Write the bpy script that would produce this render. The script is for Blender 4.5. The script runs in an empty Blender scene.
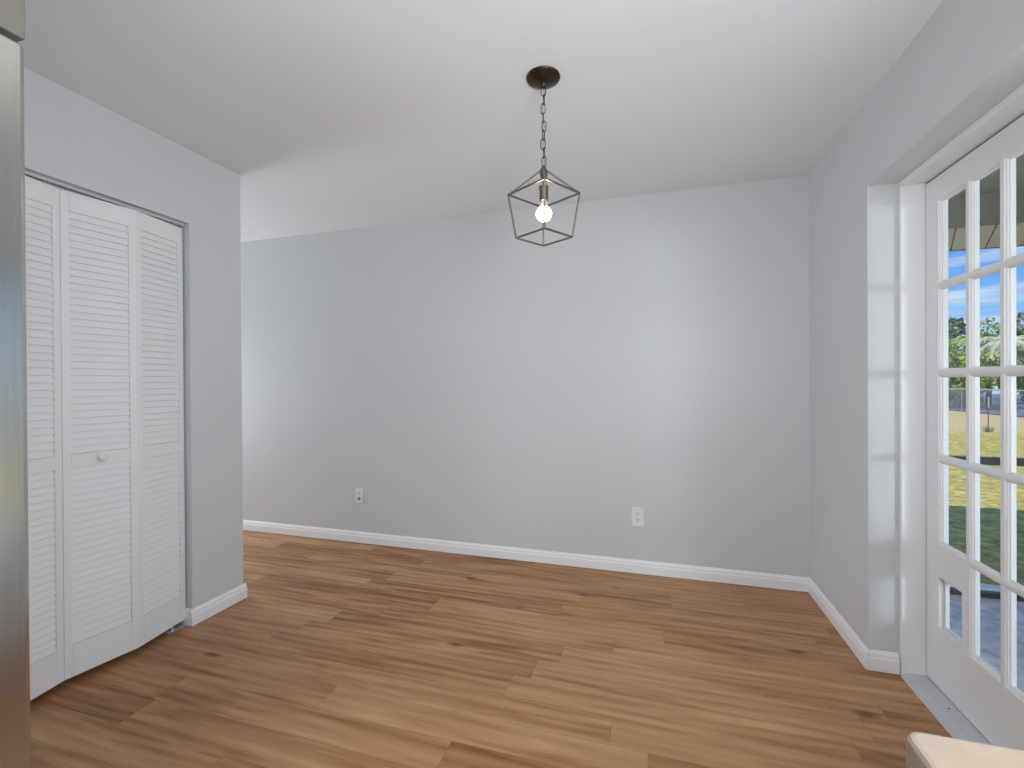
import bpy, bmesh, math, random
from math import pi, sin, cos, radians, atan2, hypot
from mathutils import Vector, Matrix

scene = bpy.context.scene
col = scene.collection
rng = random.Random(7)


def srgb(r, g, b):
    def f(c):
        c = c / 255.0
        return c / 12.92 if c <= 0.04045 else ((c + 0.055) / 1.055) ** 2.4
    return (f(r), f(g), f(b), 1.0)


# ------------------------------------------------------------------ camera
H = 2.44            # ceiling height
XR = 0.8884         # right wall plane
XL = -2.257         # closet wall plane
YB = 3.0842         # back wall plane
XFAR = -5.2         # far wall of the living room
YF = -2.7           # wall behind the camera

cam_data = bpy.data.cameras.new('camera')
cam_data.sensor_width = 36.0
cam_data.sensor_fit = 'HORIZONTAL'
cam_data.lens = 461.29 / 1024 * 36.0
cam_data.clip_start = 0.02
cam_data.clip_end = 400
cam = bpy.data.objects.new('camera', cam_data)
col.objects.link(cam)
yaw, pitch, roll = 0.2927, -0.0041, 0.0056
fwd = Vector((-sin(yaw), cos(yaw), 0))
rgt = Vector((cos(yaw), sin(yaw), 0))
dwn = Vector((0, 0, -1))
f2 = fwd * cos(pitch) - dwn * sin(pitch)
d2 = dwn * cos(pitch) + fwd * sin(pitch)
r3 = rgt * cos(roll) + d2 * sin(roll)
d3 = -rgt * sin(roll) + d2 * cos(roll)
m = Matrix((r3, -d3, -f2)).transposed().to_4x4()
m.translation = Vector((0, 0, 1.2413))
cam.matrix_world = m
scene.camera = cam

# ------------------------------------------------------------------ colour management
scene.view_settings.view_transform = 'Standard'
scene.view_settings.look = 'None'
scene.view_settings.gamma = 1.0
scene.view_settings.use_curve_mapping = False
scene.view_settings.exposure = 0.05

# ------------------------------------------------------------------ sky
world = bpy.data.worlds.new('sky')
scene.world = world
world.use_nodes = True
wn, wl = world.node_tree.nodes, world.node_tree.links
wn.clear()
w_out = wn.new('ShaderNodeOutputWorld')
w_bg = wn.new('ShaderNodeBackground')
w_tc = wn.new('ShaderNodeTexCoord')
w_sep = wn.new('ShaderNodeSeparateXYZ')
wl.new(w_tc.outputs['Generated'], w_sep.inputs[0])
w_ramp = wn.new('ShaderNodeValToRGB')
e = w_ramp.color_ramp.elements
e[0].position, e[0].color = 0.0, srgb(205, 228, 250)
e[1].position, e[1].color = 1.0, srgb(70, 135, 225)
x = e.new(0.10); x.color = srgb(140, 196, 255)
x = e.new(0.19); x.color = srgb(92, 162, 248)
wl.new(w_sep.outputs['Z'], w_ramp.inputs[0])
w_map = wn.new('ShaderNodeMapping')
w_map.inputs['Scale'].default_value = (1.6, 1.6, 22.0)
w_map.inputs['Location'].default_value = (0.4, 0.1, 0.35)
wl.new(w_tc.outputs['Generated'], w_map.inputs[0])
w_noise = wn.new('ShaderNodeTexNoise')
w_noise.inputs['Scale'].default_value = 1.5
w_noise.inputs['Detail'].default_value = 5
wl.new(w_map.outputs[0], w_noise.inputs['Vector'])
w_cr = wn.new('ShaderNodeValToRGB')
w_cr.color_ramp.elements[0].position = 0.52
w_cr.color_ramp.elements[1].position = 0.72
wl.new(w_noise.outputs['Fac'], w_cr.inputs[0])
w_mix = wn.new('ShaderNodeMixRGB')
w_mix.inputs[2].default_value = srgb(235, 243, 252)
wl.new(w_cr.outputs[0], w_mix.inputs[0])
wl.new(w_ramp.outputs[0], w_mix.inputs[1])
wl.new(w_mix.outputs[0], w_bg.inputs['Color'])
w_bg.inputs['Strength'].default_value = 1.0
wl.new(w_bg.outputs[0], w_out.inputs[0])


# ------------------------------------------------------------------ lights
def light(name, kind, loc, energy, color=(1, 1, 1), target=None, **kw):
    d = bpy.data.lights.new(name, kind)
    d.energy = energy
    # camera white balance: cool daylight against the warm floor bounce
    d.color = (color[0] * 0.95, color[1] * 0.985, color[2] * 1.02) if kind != 'SUN' else color
    for k, v in kw.items():
        setattr(d, k, v)
    o = bpy.data.objects.new(name, d)
    col.objects.link(o)
    o.location = loc
    if target is not None:
        o.rotation_euler = (Vector(target) - Vector(loc)).to_track_quat('-Z', 'Y').to_euler()
    return o


light('sun', 'SUN', (0, -8, 12), 4.2, (1.0, 0.95, 0.86), target=(0.9, -1.0, 3.2), angle=radians(0.6))
# daylight reaching the room through the french doors
light('door_daylight', 'AREA', (3.7, -1.0, 1.30), 44, (0.93, 0.97, 1.0), target=(1.1, 1.6, 1.15),
      shape='RECTANGLE', size=0.7, size_y=0.5)
light('patio_fill', 'AREA', (2.0, 0.75, 0.95), 14, (0.985, 0.99, 1.0), target=(1.0, 0.95, 1.35),
      shape='RECTANGLE', size=1.9, size_y=1.5)  # added fill lamp outside the doors, brightens closet wall and ceiling
# daylight of the living room window on the far left
light('living_room_daylight', 'AREA', (XFAR + 0.06, 2.45, 1.15), 50, (0.96, 0.98, 1.0), target=(XFAR + 1, 2.45, 1.2),
      shape='RECTANGLE', size=1.1, size_y=1.4)
# added fill at an assumed, unseen kitchen window behind the camera
light('kitchen_fill', 'AREA', (-0.55, YF + 0.06, 1.45), 4, (0.97, 0.985, 1.0), target=(-0.55, YF + 1, 1.45),
      shape='RECTANGLE', size=1.9, size_y=1.2)
# fill lamps at an invented window on the right, lifting closet wall and ceiling
light('counter_side_fill', 'AREA', (XR - 0.05, -1.05, 1.5), 13, (0.97, 0.985, 1.0), target=(XR - 1, -0.75, 1.5),
      shape='RECTANGLE', size=1.4, size_y=0.9)
light('counter_up_fill', 'AREA', (XR - 0.25, -1.05, 1.2), 7, (0.99, 0.99, 1.0), target=(XR - 1.25, -0.55, 2.1),
      shape='RECTANGLE', size=1.4, size_y=0.6)
# assumed soft flash, added as fill, aimed up towards the closet wall
light('closet_wall_fill', 'AREA', (0.56, 0.10, 1.42), 30, (0.985, 0.99, 1.0), target=(-1.7, 1.3, 2.35),
      shape='RECTANGLE', size=0.6, size_y=0.6)
# added ceiling fill behind the camera, no fixture known there
light('kitchen_ceiling_fill', 'AREA', (-0.5, -1.4, H - 0.03), 44, (1.0, 0.97, 0.93), target=(-0.5, -1.4, 0),
      shape='RECTANGLE', size=1.4, size_y=1.4)


# ------------------------------------------------------------------ materials
def mat(name, color, rough=0.5, metallic=0.0, spec=0.5, vary=0.03, vscale=8.0, stretch=(1, 1, 1), bump=0.0, bscale=200.0,
        aniso=0.0):
    mt = bpy.data.materials.new(name)
    mt.use_nodes = True
    nt = mt.node_tree
    b = nt.nodes['Principled BSDF']
    b.inputs['Roughness'].default_value = rough
    b.inputs['Metallic'].default_value = metallic
    b.inputs['Specular IOR Level'].default_value = spec
    if aniso:
        b.inputs['Anisotropic'].default_value = aniso
    tc = nt.nodes.new('ShaderNodeNewGeometry')
    mp = nt.nodes.new('ShaderNodeMapping')
    mp.inputs['Scale'].default_value = stretch
    nt.links.new(tc.outputs['Position'], mp.inputs[0])
    n = nt.nodes.new('ShaderNodeTexNoise')
    n.inputs['Scale'].default_value = vscale
    n.inputs['Detail'].default_value = 3
    nt.links.new(mp.outputs[0], n.inputs['Vector'])
    r = nt.nodes.new('ShaderNodeValToRGB')
    c = color
    r.color_ramp.elements[0].position = 0.3
    r.color_ramp.elements[1].position = 0.7
    r.color_ramp.elements[0].color = tuple(max(0, v * (1 - vary)) for v in c[:3]) + (1,)
    r.color_ramp.elements[1].color = tuple(min(1, v * (1 + vary)) for v in c[:3]) + (1,)
    nt.links.new(n.outputs['Fac'], r.inputs[0])
    nt.links.new(r.outputs[0], b.inputs['Base Color'])
    if bump:
        n2 = nt.nodes.new('ShaderNodeTexNoise')
        n2.inputs['Scale'].default_value = bscale
        n2.inputs['Detail'].default_value = 2
        nt.links.new(mp.outputs[0], n2.inputs['Vector'])
        bp = nt.nodes.new('ShaderNodeBump')
        bp.inputs['Strength'].default_value = bump
        bp.inputs['Distance'].default_value = 0.004
        nt.links.new(n2.outputs['Fac'], bp.inputs['Height'])
        nt.links.new(bp.outputs[0], b.inputs['Normal'])
    return mt


M = {}
M['wall'] = mat('wall_paint', srgb(206, 208, 210), 0.42, spec=0.35, vary=0.006, vscale=1.5, bump=0.06, bscale=90)
M['ceiling'] = mat('ceiling_paint', srgb(228, 230, 233), 0.85, spec=0.2, vary=0.006, vscale=1.5, bump=0.08, bscale=60)
M['trim'] = mat('trim_paint', srgb(238, 239, 241), 0.35, spec=0.45, vary=0.006)
M['door_paint'] = mat('door_paint', srgb(226, 227, 228), 0.35, spec=0.45, vary=0.006)
M['closet_paint'] = mat('closet_door_paint', srgb(230, 231, 232), 0.4, spec=0.4, vary=0.006)
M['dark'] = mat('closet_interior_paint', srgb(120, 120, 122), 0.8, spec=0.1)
M['threshold'] = mat('threshold_metal', srgb(205, 207, 212), 0.38, metallic=0.35, vary=0.05, vscale=20)
M['seal'] = mat('weatherstrip_rubber', srgb(110, 110, 110), 0.7)
M['bronze'] = mat('antique_bronze', srgb(72, 58, 44), 0.36, metallic=0.85, vary=0.2, vscale=40)
M['nickel'] = mat('brushed_nickel', srgb(128, 120, 108), 0.32, metallic=0.9, vary=0.1, vscale=40)
M['steel'] = mat('stainless_steel', srgb(196, 193, 187), 0.20, metallic=1.0, vary=0.05, vscale=6, stretch=(80, 80, 0.6))
M['fridge_body'] = mat('fridge_side_enamel', srgb(70, 70, 72), 0.5)
M['cabinet'] = mat('cabinet_paint', srgb(98, 95, 89), 0.45, vary=0.02)
M['stone'] = mat('beige_stone', srgb(146, 133, 119), 0.28, vary=0.10, vscale=16)
M['plastic'] = mat('white_plastic', srgb(228, 228, 227), 0.3)
M['slot'] = mat('slot_plastic', srgb(50, 50, 50), 0.6)
M['jack'] = mat('jack_metal', srgb(120, 118, 112), 0.35, metallic=0.7)
M['chrome'] = mat('zinc_metal', srgb(200, 200, 204), 0.35, metallic=0.3)
M['concrete'] = mat('patio_concrete', srgb(218, 214, 218), 0.75, vary=0.28, vscale=14, bump=0.35, bscale=30)
M['kerb'] = mat('kerb_concrete', srgb(232, 232, 238), 0.8, vary=0.1)
M['rail'] = mat('dark_bronze_aluminium', srgb(30, 30, 32), 0.4, vary=0.05)
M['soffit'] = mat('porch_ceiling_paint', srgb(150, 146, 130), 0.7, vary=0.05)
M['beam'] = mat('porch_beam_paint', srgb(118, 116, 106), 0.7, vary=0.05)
M['plank'] = mat('soffit_plank_paint', srgb(205, 190, 172), 0.7, vary=0.05)
M['galv'] = mat('galvanised_steel', srgb(190, 192, 194), 0.5, metallic=0.2)
M['bark'] = mat('tree_bark', srgb(105, 92, 78), 0.9, vary=0.3, vscale=5)
M['beyond'] = mat('grey_gravel_field', srgb(108, 112, 132), 0.9, vary=0.3, vscale=1.5)
M['leaf_a'] = mat('yellow_green_leaf', srgb(150, 168, 74), 0.6, vary=0.4, vscale=2.0)
M['leaf_b'] = mat('dark_green_leaf', srgb(84, 104, 66), 0.6, vary=0.4, vscale=2.0)
M['leaf_c'] = mat('grey_green_leaf', srgb(116, 130, 96), 0.6, vary=0.35, vscale=2.0)
M['palm'] = mat('palm_frond', srgb(214, 220, 186), 0.5, vary=0.25, vscale=3.0)
M['stucco'] = mat('outside_stucco', srgb(214, 210, 200), 0.9)
M['roof'] = mat('roof_shingle', srgb(110, 104, 98), 0.9, vary=0.2)


def emission(name, color, strength):
    mt = bpy.data.materials.new(name)
    mt.use_nodes = True
    nt = mt.node_tree
    nt.nodes.clear()
    o = nt.nodes.new('ShaderNodeOutputMaterial')
    em = nt.nodes.new('ShaderNodeEmission')
    em.inputs[0].default_value = color
    em.inputs[1].default_value = strength
    nt.links.new(em.outputs[0], o.inputs[0])
    return mt


M['bulb'] = emission('lit_bulb', (1.0, 0.95, 0.87, 1), 18.0)


def glass_mat():
    mt = bpy.data.materials.new('window_glass')
    mt.use_nodes = True
    nt = mt.node_tree
    nt.nodes.clear()
    o = nt.nodes.new('ShaderNodeOutputMaterial')
    tr = nt.nodes.new('ShaderNodeBsdfTransparent')
    tr.inputs[0].default_value = (0.95, 0.965, 0.96, 1)
    gl = nt.nodes.new('ShaderNodeBsdfGlossy')
    gl.inputs['Roughness'].default_value = 0.02
    lw = nt.nodes.new('ShaderNodeLayerWeight')
    lw.inputs['Blend'].default_value = 0.5
    pw = nt.nodes.new('ShaderNodeMath')
    pw.operation = 'POWER'
    pw.inputs[1].default_value = 5.0
    nt.links.new(lw.outputs['Facing'], pw.inputs[0])
    fr = nt.nodes.new('ShaderNodeMath')
    fr.operation = 'MULTIPLY_ADD'
    fr.inputs[1].default_value = 0.5
    fr.inputs[2].default_value = 0.02
    nt.links.new(pw.outputs[0], fr.inputs[0])
    mx = nt.nodes.new('ShaderNodeMixShader')
    nt.links.new(fr.outputs[0], mx.inputs[0])
    nt.links.new(tr.outputs[0], mx.inputs[1])
    nt.links.new(gl.outputs[0], mx.inputs[2])
    nt.links.new(mx.outputs[0], o.inputs[0])
    return mt


M['glass'] = glass_mat()
M['bulb_neck'] = mat('bulb_collar', srgb(214, 200, 180), 0.4)


def floor_mat():
    mt = bpy.data.materials.new('oak_plank_floor')
    mt.use_nodes = True
    nt = mt.node_tree
    N, L = nt.nodes, nt.links
    b = N['Principled BSDF']
    geo = N.new('ShaderNodeNewGeometry')
    sep = N.new('ShaderNodeSeparateXYZ')
    L.new(geo.outputs['Position'], sep.inputs[0])

    def math(op, a, c=None, clamp=False):
        n = N.new('ShaderNodeMath')
        n.operation = op
        n.use_clamp = clamp
        for i, v in enumerate((a, c)):
            if v is None:
                continue
            if isinstance(v, (int, float)):
                n.inputs[i].default_value = v
            else:
                L.new(v, n.inputs[i])
        return n.outputs[0]

    PW, PL = 0.135, 1.22
    yv = math('DIVIDE', math('ADD', sep.outputs['Y'], 10.013), PW)
    row = math('FLOOR', yv)
    wnz = N.new('ShaderNodeTexWhiteNoise'); wnz.noise_dimensions = '1D'
    L.new(row, wnz.inputs['W'])
    xv = math('ADD', math('DIVIDE', math('ADD', sep.outputs['X'], 20.0), PL), math('MULTIPLY', wnz.outputs['Value'], 3.7))
    cl = math('FLOOR', xv)
    wid = N.new('ShaderNodeTexWhiteNoise'); wid.noise_dimensions = '2D'
    cmb = N.new('ShaderNodeCombineXYZ')
    L.new(row, cmb.inputs[0]); L.new(cl, cmb.inputs[1])
    L.new(cmb.outputs[0], wid.inputs['Vector'])
    idv = wid.outputs['Value']
    # grain coordinates, shifted per plank
    g = N.new('ShaderNodeCombineXYZ')
    L.new(math('ADD', math('MULTIPLY', sep.outputs['X'], 1.7), math('MULTIPLY', idv, 61.0)), g.inputs[0])
    L.new(math('MULTIPLY', sep.outputs['Y'], 15.0), g.inputs[1])
    L.new(math('MULTIPLY', idv, 23.0), g.inputs[2])
    n1 = N.new('ShaderNodeTexNoise')
    n1.inputs['Scale'].default_value = 1.0; n1.inputs['Detail'].default_value = 4; n1.inputs['Roughness'].default_value = 0.55
    n1.inputs['Distortion'].default_value = 0.6
    L.new(g.outputs[0], n1.inputs['Vector'])
    g2 = N.new('ShaderNodeCombineXYZ')
    L.new(math('ADD', math('MULTIPLY', sep.outputs['X'], 6.0), math('MULTIPLY', idv, 31.0)), g2.inputs[0])
    L.new(math('MULTIPLY', sep.outputs['Y'], 130.0), g2.inputs[1])
    n2 = N.new('ShaderNodeTexNoise')
    n2.inputs['Scale'].default_value = 1.0; n2.inputs['Detail'].default_value = 3
    L.new(g2.outputs[0], n2.inputs['Vector'])
    # cathedral rings
    wv = N.new('ShaderNodeTexWave')
    wv.wave_type = 'BANDS'; wv.bands_direction = 'Y'
    wv.inputs['Scale'].default_value = 1.6; wv.inputs['Distortion'].default_value = 9.0
    wv.inputs['Detail'].default_value = 2.0; wv.inputs['Detail Scale'].default_value = 0.6
    g3 = N.new('ShaderNodeCombineXYZ')
    L.new(math('ADD', math('MULTIPLY', sep.outputs['X'], 0.8), math('MULTIPLY', idv, 47.0)), g3.inputs[0])
    L.new(math('MULTIPLY', sep.outputs['Y'], 4.0), g3.inputs[1])
    L.new(math('MULTIPLY', idv, 7.0), g3.inputs[2])
    L.new(g3.outputs[0], wv.inputs['Vector'])
    t = math('ADD', math('MULTIPLY', n1.outputs['Fac'], 0.80), math('MULTIPLY', n2.outputs['Fac'], 0.22))
    t = math('ADD', t, math('MULTIPLY', wv.outputs['Fac'], 0.10))
    t = math('ADD', t, math('MULTIPLY', math('SUBTRACT', idv, 0.5), 0.20))
    # occasional small knots
    kv = N.new('ShaderNodeCombineXYZ')
    L.new(math('MULTIPLY', sep.outputs['X'], 1.6), kv.inputs[0])
    L.new(math('MULTIPLY', sep.outputs['Y'], 4.2), kv.inputs[1])
    vo = N.new('ShaderNodeTexVoronoi')
    vo.inputs['Scale'].default_value = 1.1
    L.new(kv.outputs[0], vo.inputs['Vector'])
    kmr = N.new('ShaderNodeMapRange')
    kmr.inputs[1].default_value = 0.02; kmr.inputs[2].default_value = 0.11
    kmr.inputs[3].default_value = 0.30; kmr.inputs[4].default_value = 0.0
    L.new(vo.outputs['Distance'], kmr.inputs[0])
    t = math('SUBTRACT', t, kmr.outputs[0])
    r = N.new('ShaderNodeValToRGB')
    e = r.color_ramp.elements
    e[0].position, e[0].color = 0.22, srgb(98, 62, 34)
    e[1].position, e[1].color = 0.86, srgb(200, 158, 118)
    q = e.new(0.46); q.color = srgb(158, 113, 76)
    q = e.new(0.62); q.color = srgb(180, 136, 97)
    L.new(t, r.inputs[0])
    # seams
    fy = math('FRACT', yv); fx = math('FRACT', xv)
    sy = math('MINIMUM', fy, math('SUBTRACT', 1.0, fy))
    sx = math('MINIMUM', fx, math('SUBTRACT', 1.0, fx))
    ly = math('LESS_THAN', sy, 0.007)
    lx = math('LESS_THAN', sx, 0.0009)
    seam = math('MAXIMUM', ly, lx)
    mx = N.new('ShaderNodeMixRGB')
    mx.blend_type = 'MULTIPLY'
    L.new(math('MULTIPLY', seam, 0.32), mx.inputs[0])
    L.new(r.outputs[0], mx.inputs[1])
    mx.inputs[2].default_value = (0.25, 0.18, 0.12, 1)
    L.new(mx.outputs[0], b.inputs['Base Color'])
    b.inputs['Roughness'].default_value = 0.45
    b.inputs['Specular IOR Level'].default_value = 0.25
    bp = N.new('ShaderNodeBump')
    bp.inputs['Strength'].default_value = 0.12
    bp.inputs['Distance'].default_value = 0.002
    L.new(n2.outputs['Fac'], bp.inputs['Height'])
    L.new(bp.outputs[0], b.inputs['Normal'])
    return mt


M['floor'] = floor_mat()


def lawn_mat():
    mt = bpy.data.materials.new('lawn_grass')
    mt.use_nodes = True
    N, L = mt.node_tree.nodes, mt.node_tree.links
    b = N['Principled BSDF']
    b.inputs['Roughness'].default_value = 0.9
    b.inputs['Specular IOR Level'].default_value = 0.1
    geo = N.new('ShaderNodeNewGeometry')
    n = N.new('ShaderNodeTexNoise')
    n.inputs['Scale'].default_value = 9.0; n.inputs['Detail'].default_value = 6; n.inputs['Roughness'].default_value = 0.7
    L.new(geo.outputs['Position'], n.inputs['Vector'])
    r1 = N.new('ShaderNodeValToRGB')
    r1.color_ramp.elements[0].position = 0.32; r1.color_ramp.elements[0].color = srgb(96, 104, 42)
    r1.color_ramp.elements[1].position = 0.66; r1.color_ramp.elements[1].color = srgb(222, 198, 116)
    L.new(n.outputs['Fac'], r1.inputs[0])
    r2 = N.new('ShaderNodeValToRGB')   # dry straw patch near the fence
    r2.color_ramp.elements[0].position = 0.3; r2.color_ramp.elements[0].color = srgb(172, 150, 104)
    r2.color_ramp.elements[1].position = 0.7; r2.color_ramp.elements[1].color = srgb(212, 192, 148)
    L.new(n.outputs['Fac'], r2.inputs[0])
    sep = N.new('ShaderNodeSeparateXYZ')
    L.new(geo.outputs['Position'], sep.inputs[0])
    n3 = N.new('ShaderNodeTexNoise'); n3.inputs['Scale'].default_value = 0.5
    L.new(geo.outputs['Position'], n3.inputs['Vector'])
    md = N.new('ShaderNodeMath'); md.operation = 'MULTIPLY_ADD'
    L.new(n3.outputs['Fac'], md.inputs[0]); md.inputs[1].default_value = 2.0; L.new(sep.outputs['Y'], md.inputs[2])
    mr = N.new('ShaderNodeMapRange')
    mr.inputs[1].default_value = 16.6; mr.inputs[2].default_value = 18.6
    L.new(md.outputs[0], mr.inputs[0])
    mx = N.new('ShaderNodeMixRGB')
    L.new(mr.outputs[0], mx.inputs[0]); L.new(r1.outputs[0], mx.inputs[1]); L.new(r2.outputs[0], mx.inputs[2])
    L.new(mx.outputs[0], b.inputs['Base Color'])
    return mt


M['lawn'] = lawn_mat()


# ------------------------------------------------------------------ mesh helpers
class MB:
    def __init__(self):
        self.bm = bmesh.new()

    def box(self, x0, x1, y0, y1, z0, z1, mtx=None):
        vs = [Vector((x, y, z)) for x in (x0, x1) for y in (y0, y1) for z in (z0, z1)]
        if mtx is not None:
            vs = [mtx @ v for v in vs]
        v = [self.bm.verts.new(p) for p in vs]
        for f in ((0, 1, 3, 2), (4, 6, 7, 5), (0, 4, 5, 1), (2, 3, 7, 6), (0, 2, 6, 4), (1, 5, 7, 3)):
            self.bm.faces.new([v[i] for i in f])
        return self

    def prism(self, pts, a, b, axis, mtx=None):
        """closed profile pts (2D) extruded from a to b along axis; axis x: (y,z), y: (x,z), z: (x,y)"""
        def p3(u, w, t):
            q = {'x': (t, u, w), 'y': (u, t, w), 'z': (u, w, t)}[axis]
            q = Vector(q)
            return mtx @ q if mtx is not None else q
        r0 = [self.bm.verts.new(p3(u, w, a)) for u, w in pts]
        r1 = [self.bm.verts.new(p3(u, w, b)) for u, w in pts]
        n = len(pts)
        for i in range(n):
            j = (i + 1) % n
            self.bm.faces.new((r0[i], r0[j], r1[j], r1[i]))
        self.bm.faces.new(r0)
        self.bm.faces.new(r1)
        return self

    def tube(self, pts, r, n=10, closed=False, square=False):
        pts = [Vector(p) for p in pts]
        rings = []
        k = len(pts)
        for i, p in enumerate(pts):
            if closed:
                t = pts[(i + 1) % k] - pts[i - 1]
            else:
                t = pts[min(i + 1, k - 1)] - pts[max(i - 1, 0)]
            t.normalize()
            ref = Vector((0, 0, 1)) if abs(t.z) < 0.9 else Vector((1, 0, 0))
            if closed and k > 4:
                ref = self.plane_n
            u = t.cross(ref).normalized()
            w = t.cross(u).normalized()
            rr = r[i] if isinstance(r, (list, tuple)) else r
            nn = 4 if square else n
            off = pi / 4 if square else 0
            rings.append([self.bm.verts.new(p + (u * cos(2 * pi * a / nn + off) + w * sin(2 * pi * a / nn + off)) * rr)
                          for a in range(nn)])
        m_ = len(rings)
        for i in range(m_ if closed else m_ - 1):
            A, B = rings[i], rings[(i + 1) % m_]
            for a in range(len(A)):
                c = (a + 1) % len(A)
                self.bm.faces.new((A[a], A[c], B[c], B[a]))
        if not closed:
            self.bm.faces.new(rings[0])
            self.bm.faces.new(rings[-1])
        return self

    def lathe(self, prof, n=32, mtx=None):
        rings = []
        for r, z in prof:
            if r < 1e-6:
                p = Vector((0, 0, z))
                rings.append([self.bm.verts.new(mtx @ p if mtx is not None else p)])
            else:
                ring = []
                for a in range(n):
                    p = Vector((r * cos(2 * pi * a / n), r * sin(2 * pi * a / n), z))
                    ring.append(self.bm.verts.new(mtx @ p if mtx is not None else p))
                rings.append(ring)
        for A, B in zip(rings, rings[1:]):
            for a in range(n):
                c = (a + 1) % n
                if len(A) == 1 and len(B) == 1:
                    break
                if len(A) == 1:
                    self.bm.faces.new((A[0], B[c], B[a]))
                elif len(B) == 1:
                    self.bm.faces.new((A[a], A[c], B[0]))
                else:
                    self.bm.faces.new((A[a], A[c], B[c], B[a]))
        if len(rings[0]) > 1:
            self.bm.faces.new(rings[0])
        if len(rings[-1]) > 1:
            self.bm.faces.new(rings[-1])
        return self

    def build(self, name, material, parent=None, bevel=0.0, smooth=False, segs=2):
        bmesh.ops.recalc_face_normals(self.bm, faces=self.bm.faces)
        me = bpy.data.meshes.new(name)
        self.bm.to_mesh(me)
        self.bm.free()
        me.materials.append(material)
        if smooth:
            for p in me.polygons:
                p.use_smooth = True
        o = bpy.data.objects.new(name, me)
        col.objects.link(o)
        if parent is not None:
            o.parent = parent
        if bevel:
            md = o.modifiers.new('bevel', 'BEVEL')
            md.width = bevel
            md.segments = segs
            md.limit_method = 'ANGLE'
            md.angle_limit = radians(40)
        if smooth:
            md = o.modifiers.new('edges', 'EDGE_SPLIT')
            md.split_angle = radians(42)
        return o


def tag(o, label=None, cat=None, group=None, kind=None):
    if label: o['label'] = label
    if cat: o['category'] = cat
    if group: o['group'] = group
    if kind: o['kind'] = kind
    return o


def empty(name, loc, rz=0.0):
    o = bpy.data.objects.new(name, None)
    o.empty_display_size = 0.1
    col.objects.link(o)
    o.location = loc
    o.rotation_euler = (0, 0, rz)
    return o


# ------------------------------------------------------------------ room shell
# door opening in the right wall
DY1, DY0, DZ = 2.330, 0.912, 2.069
XO = 1.15                                   # outer face of the right wall
# closet opening in the closet wall
CY1, CY0, CZ = 1.787, 0.745, 2.062
CE = 2.0951                                 # end of the closet wall

tag(MB().box(XFAR - 0.15, 1.0, YF - 0.15, YB + 0.1, -0.06, 0.0).build('floor', M['floor']),
    'brown oak plank floor running the whole room', 'floor', kind='structure')
tag(MB().box(XFAR - 0.15, XO, YF - 0.15, YB + 0.15, H, H + 0.08).build('ceiling', M['ceiling']),
    'flat off white ceiling of the dining nook', 'ceiling', kind='structure')
tag(MB().box(XFAR - 0.15, XO, YB, YB + 0.15, -0.06, H).build('wall_back', M['wall']),
    'long pale grey back wall with two outlets', 'wall', kind='structure')
wr = MB()
wr.box(XR, XO, DY1, YB, -0.06, H)
wr.box(XR, XO, -0.3, DY0, -0.06, H)
wr.box(XR, XO, YF, -1.8, -0.06, H)
wr.box(XR, XO, -1.8, -0.3, -0.06, 1.03)
wr.box(XR, XO, -1.8, -0.3, 2.05, H)
wr.box(XR, XO, DY0, DY1, DZ, H)
tag(wr.build('wall_right', M['wall']), 'pale grey right wall with a recessed glazed door', 'wall', kind='structure')
CT = 0.11                                   # thickness of the closet wall
wc = MB()
wc.box(XL - CT, XL, CY1, CE, -0.06, H)
wc.box(XL - CT, XL, YF, CY0, -0.06, H)
wc.box(XL - CT, XL, CY0, CY1, CZ, H)
wc.box(XL - 0.85, XL - CT, CE - 0.11, CE, -0.06, H)          # return towards the living room
tag(wc.build('wall_left', M['wall']), 'pale grey closet wall with a louvered door opening', 'wall', kind='structure')
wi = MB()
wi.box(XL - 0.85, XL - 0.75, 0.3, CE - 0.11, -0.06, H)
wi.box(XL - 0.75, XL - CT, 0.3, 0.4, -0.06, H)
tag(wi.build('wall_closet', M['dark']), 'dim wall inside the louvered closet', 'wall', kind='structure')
wf = MB()
wf.box(XFAR, -1.55, YF - 0.15, YF, -0.06, H)
wf.box(0.45, XR, YF - 0.15, YF, -0.06, H)
wf.box(-1.55, 0.45, YF - 0.15, YF, -0.06, 0.85)
wf.box(-1.55, 0.45, YF - 0.15, YF, 2.05, H)
tag(wf.build('wall_front', M['wall']), 'pale grey kitchen wall with the added window', 'wall', kind='structure')
wl_ = MB()
wl_.box(XFAR - 0.15, XFAR, YF, 1.85, -0.06, H)
wl_.box(XFAR - 0.15, XFAR, 3.0, YB, -0.06, H)
wl_.box(XFAR - 0.15, XFAR, 1.85, 3.0, -0.06, 0.4)
wl_.box(XFAR - 0.15, XFAR, 1.85, 3.0, 1.95, H)
tag(wl_.build('wall_far', M['wall']), 'pale grey living room wall with the window', 'wall', kind='structure')


def plain_window(name, axis, a0, a1, z0, z1, c, label):
    root = empty(name, ((a0 + a1) / 2, c, z0) if axis == 'x' else (c, (a0 + a1) / 2, z0))
    tag(root, label, 'window', kind='structure')
    w, d = (a1 - a0) / 2, 0.03
    fm, gm = MB(), MB()
    hh = z1 - z0
    for u0, u1, v0, v1 in ((-w, -w + 0.05, 0, hh), (w - 0.05, w, 0, hh), (-w, w, 0, 0.05), (-w, w, hh - 0.05, hh),
                           (-w, w, hh / 2 - 0.02, hh / 2 + 0.02)):
        if axis == 'x':
            fm.box(u0, u1, -d, d, v0, v1)
        else:
            fm.box(-d, d, u0, u1, v0, v1)
    if axis == 'x':
        gm.box(-w + 0.04, w - 0.04, -0.003, 0.003, 0.04, hh - 0.04)
    else:
        gm.box(-0.003, 0.003, -w + 0.04, w - 0.04, 0.04, hh - 0.04)
    fm.build('window_frame', M['trim'], root)
    gm.build('pane', M['glass'], root)


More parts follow.
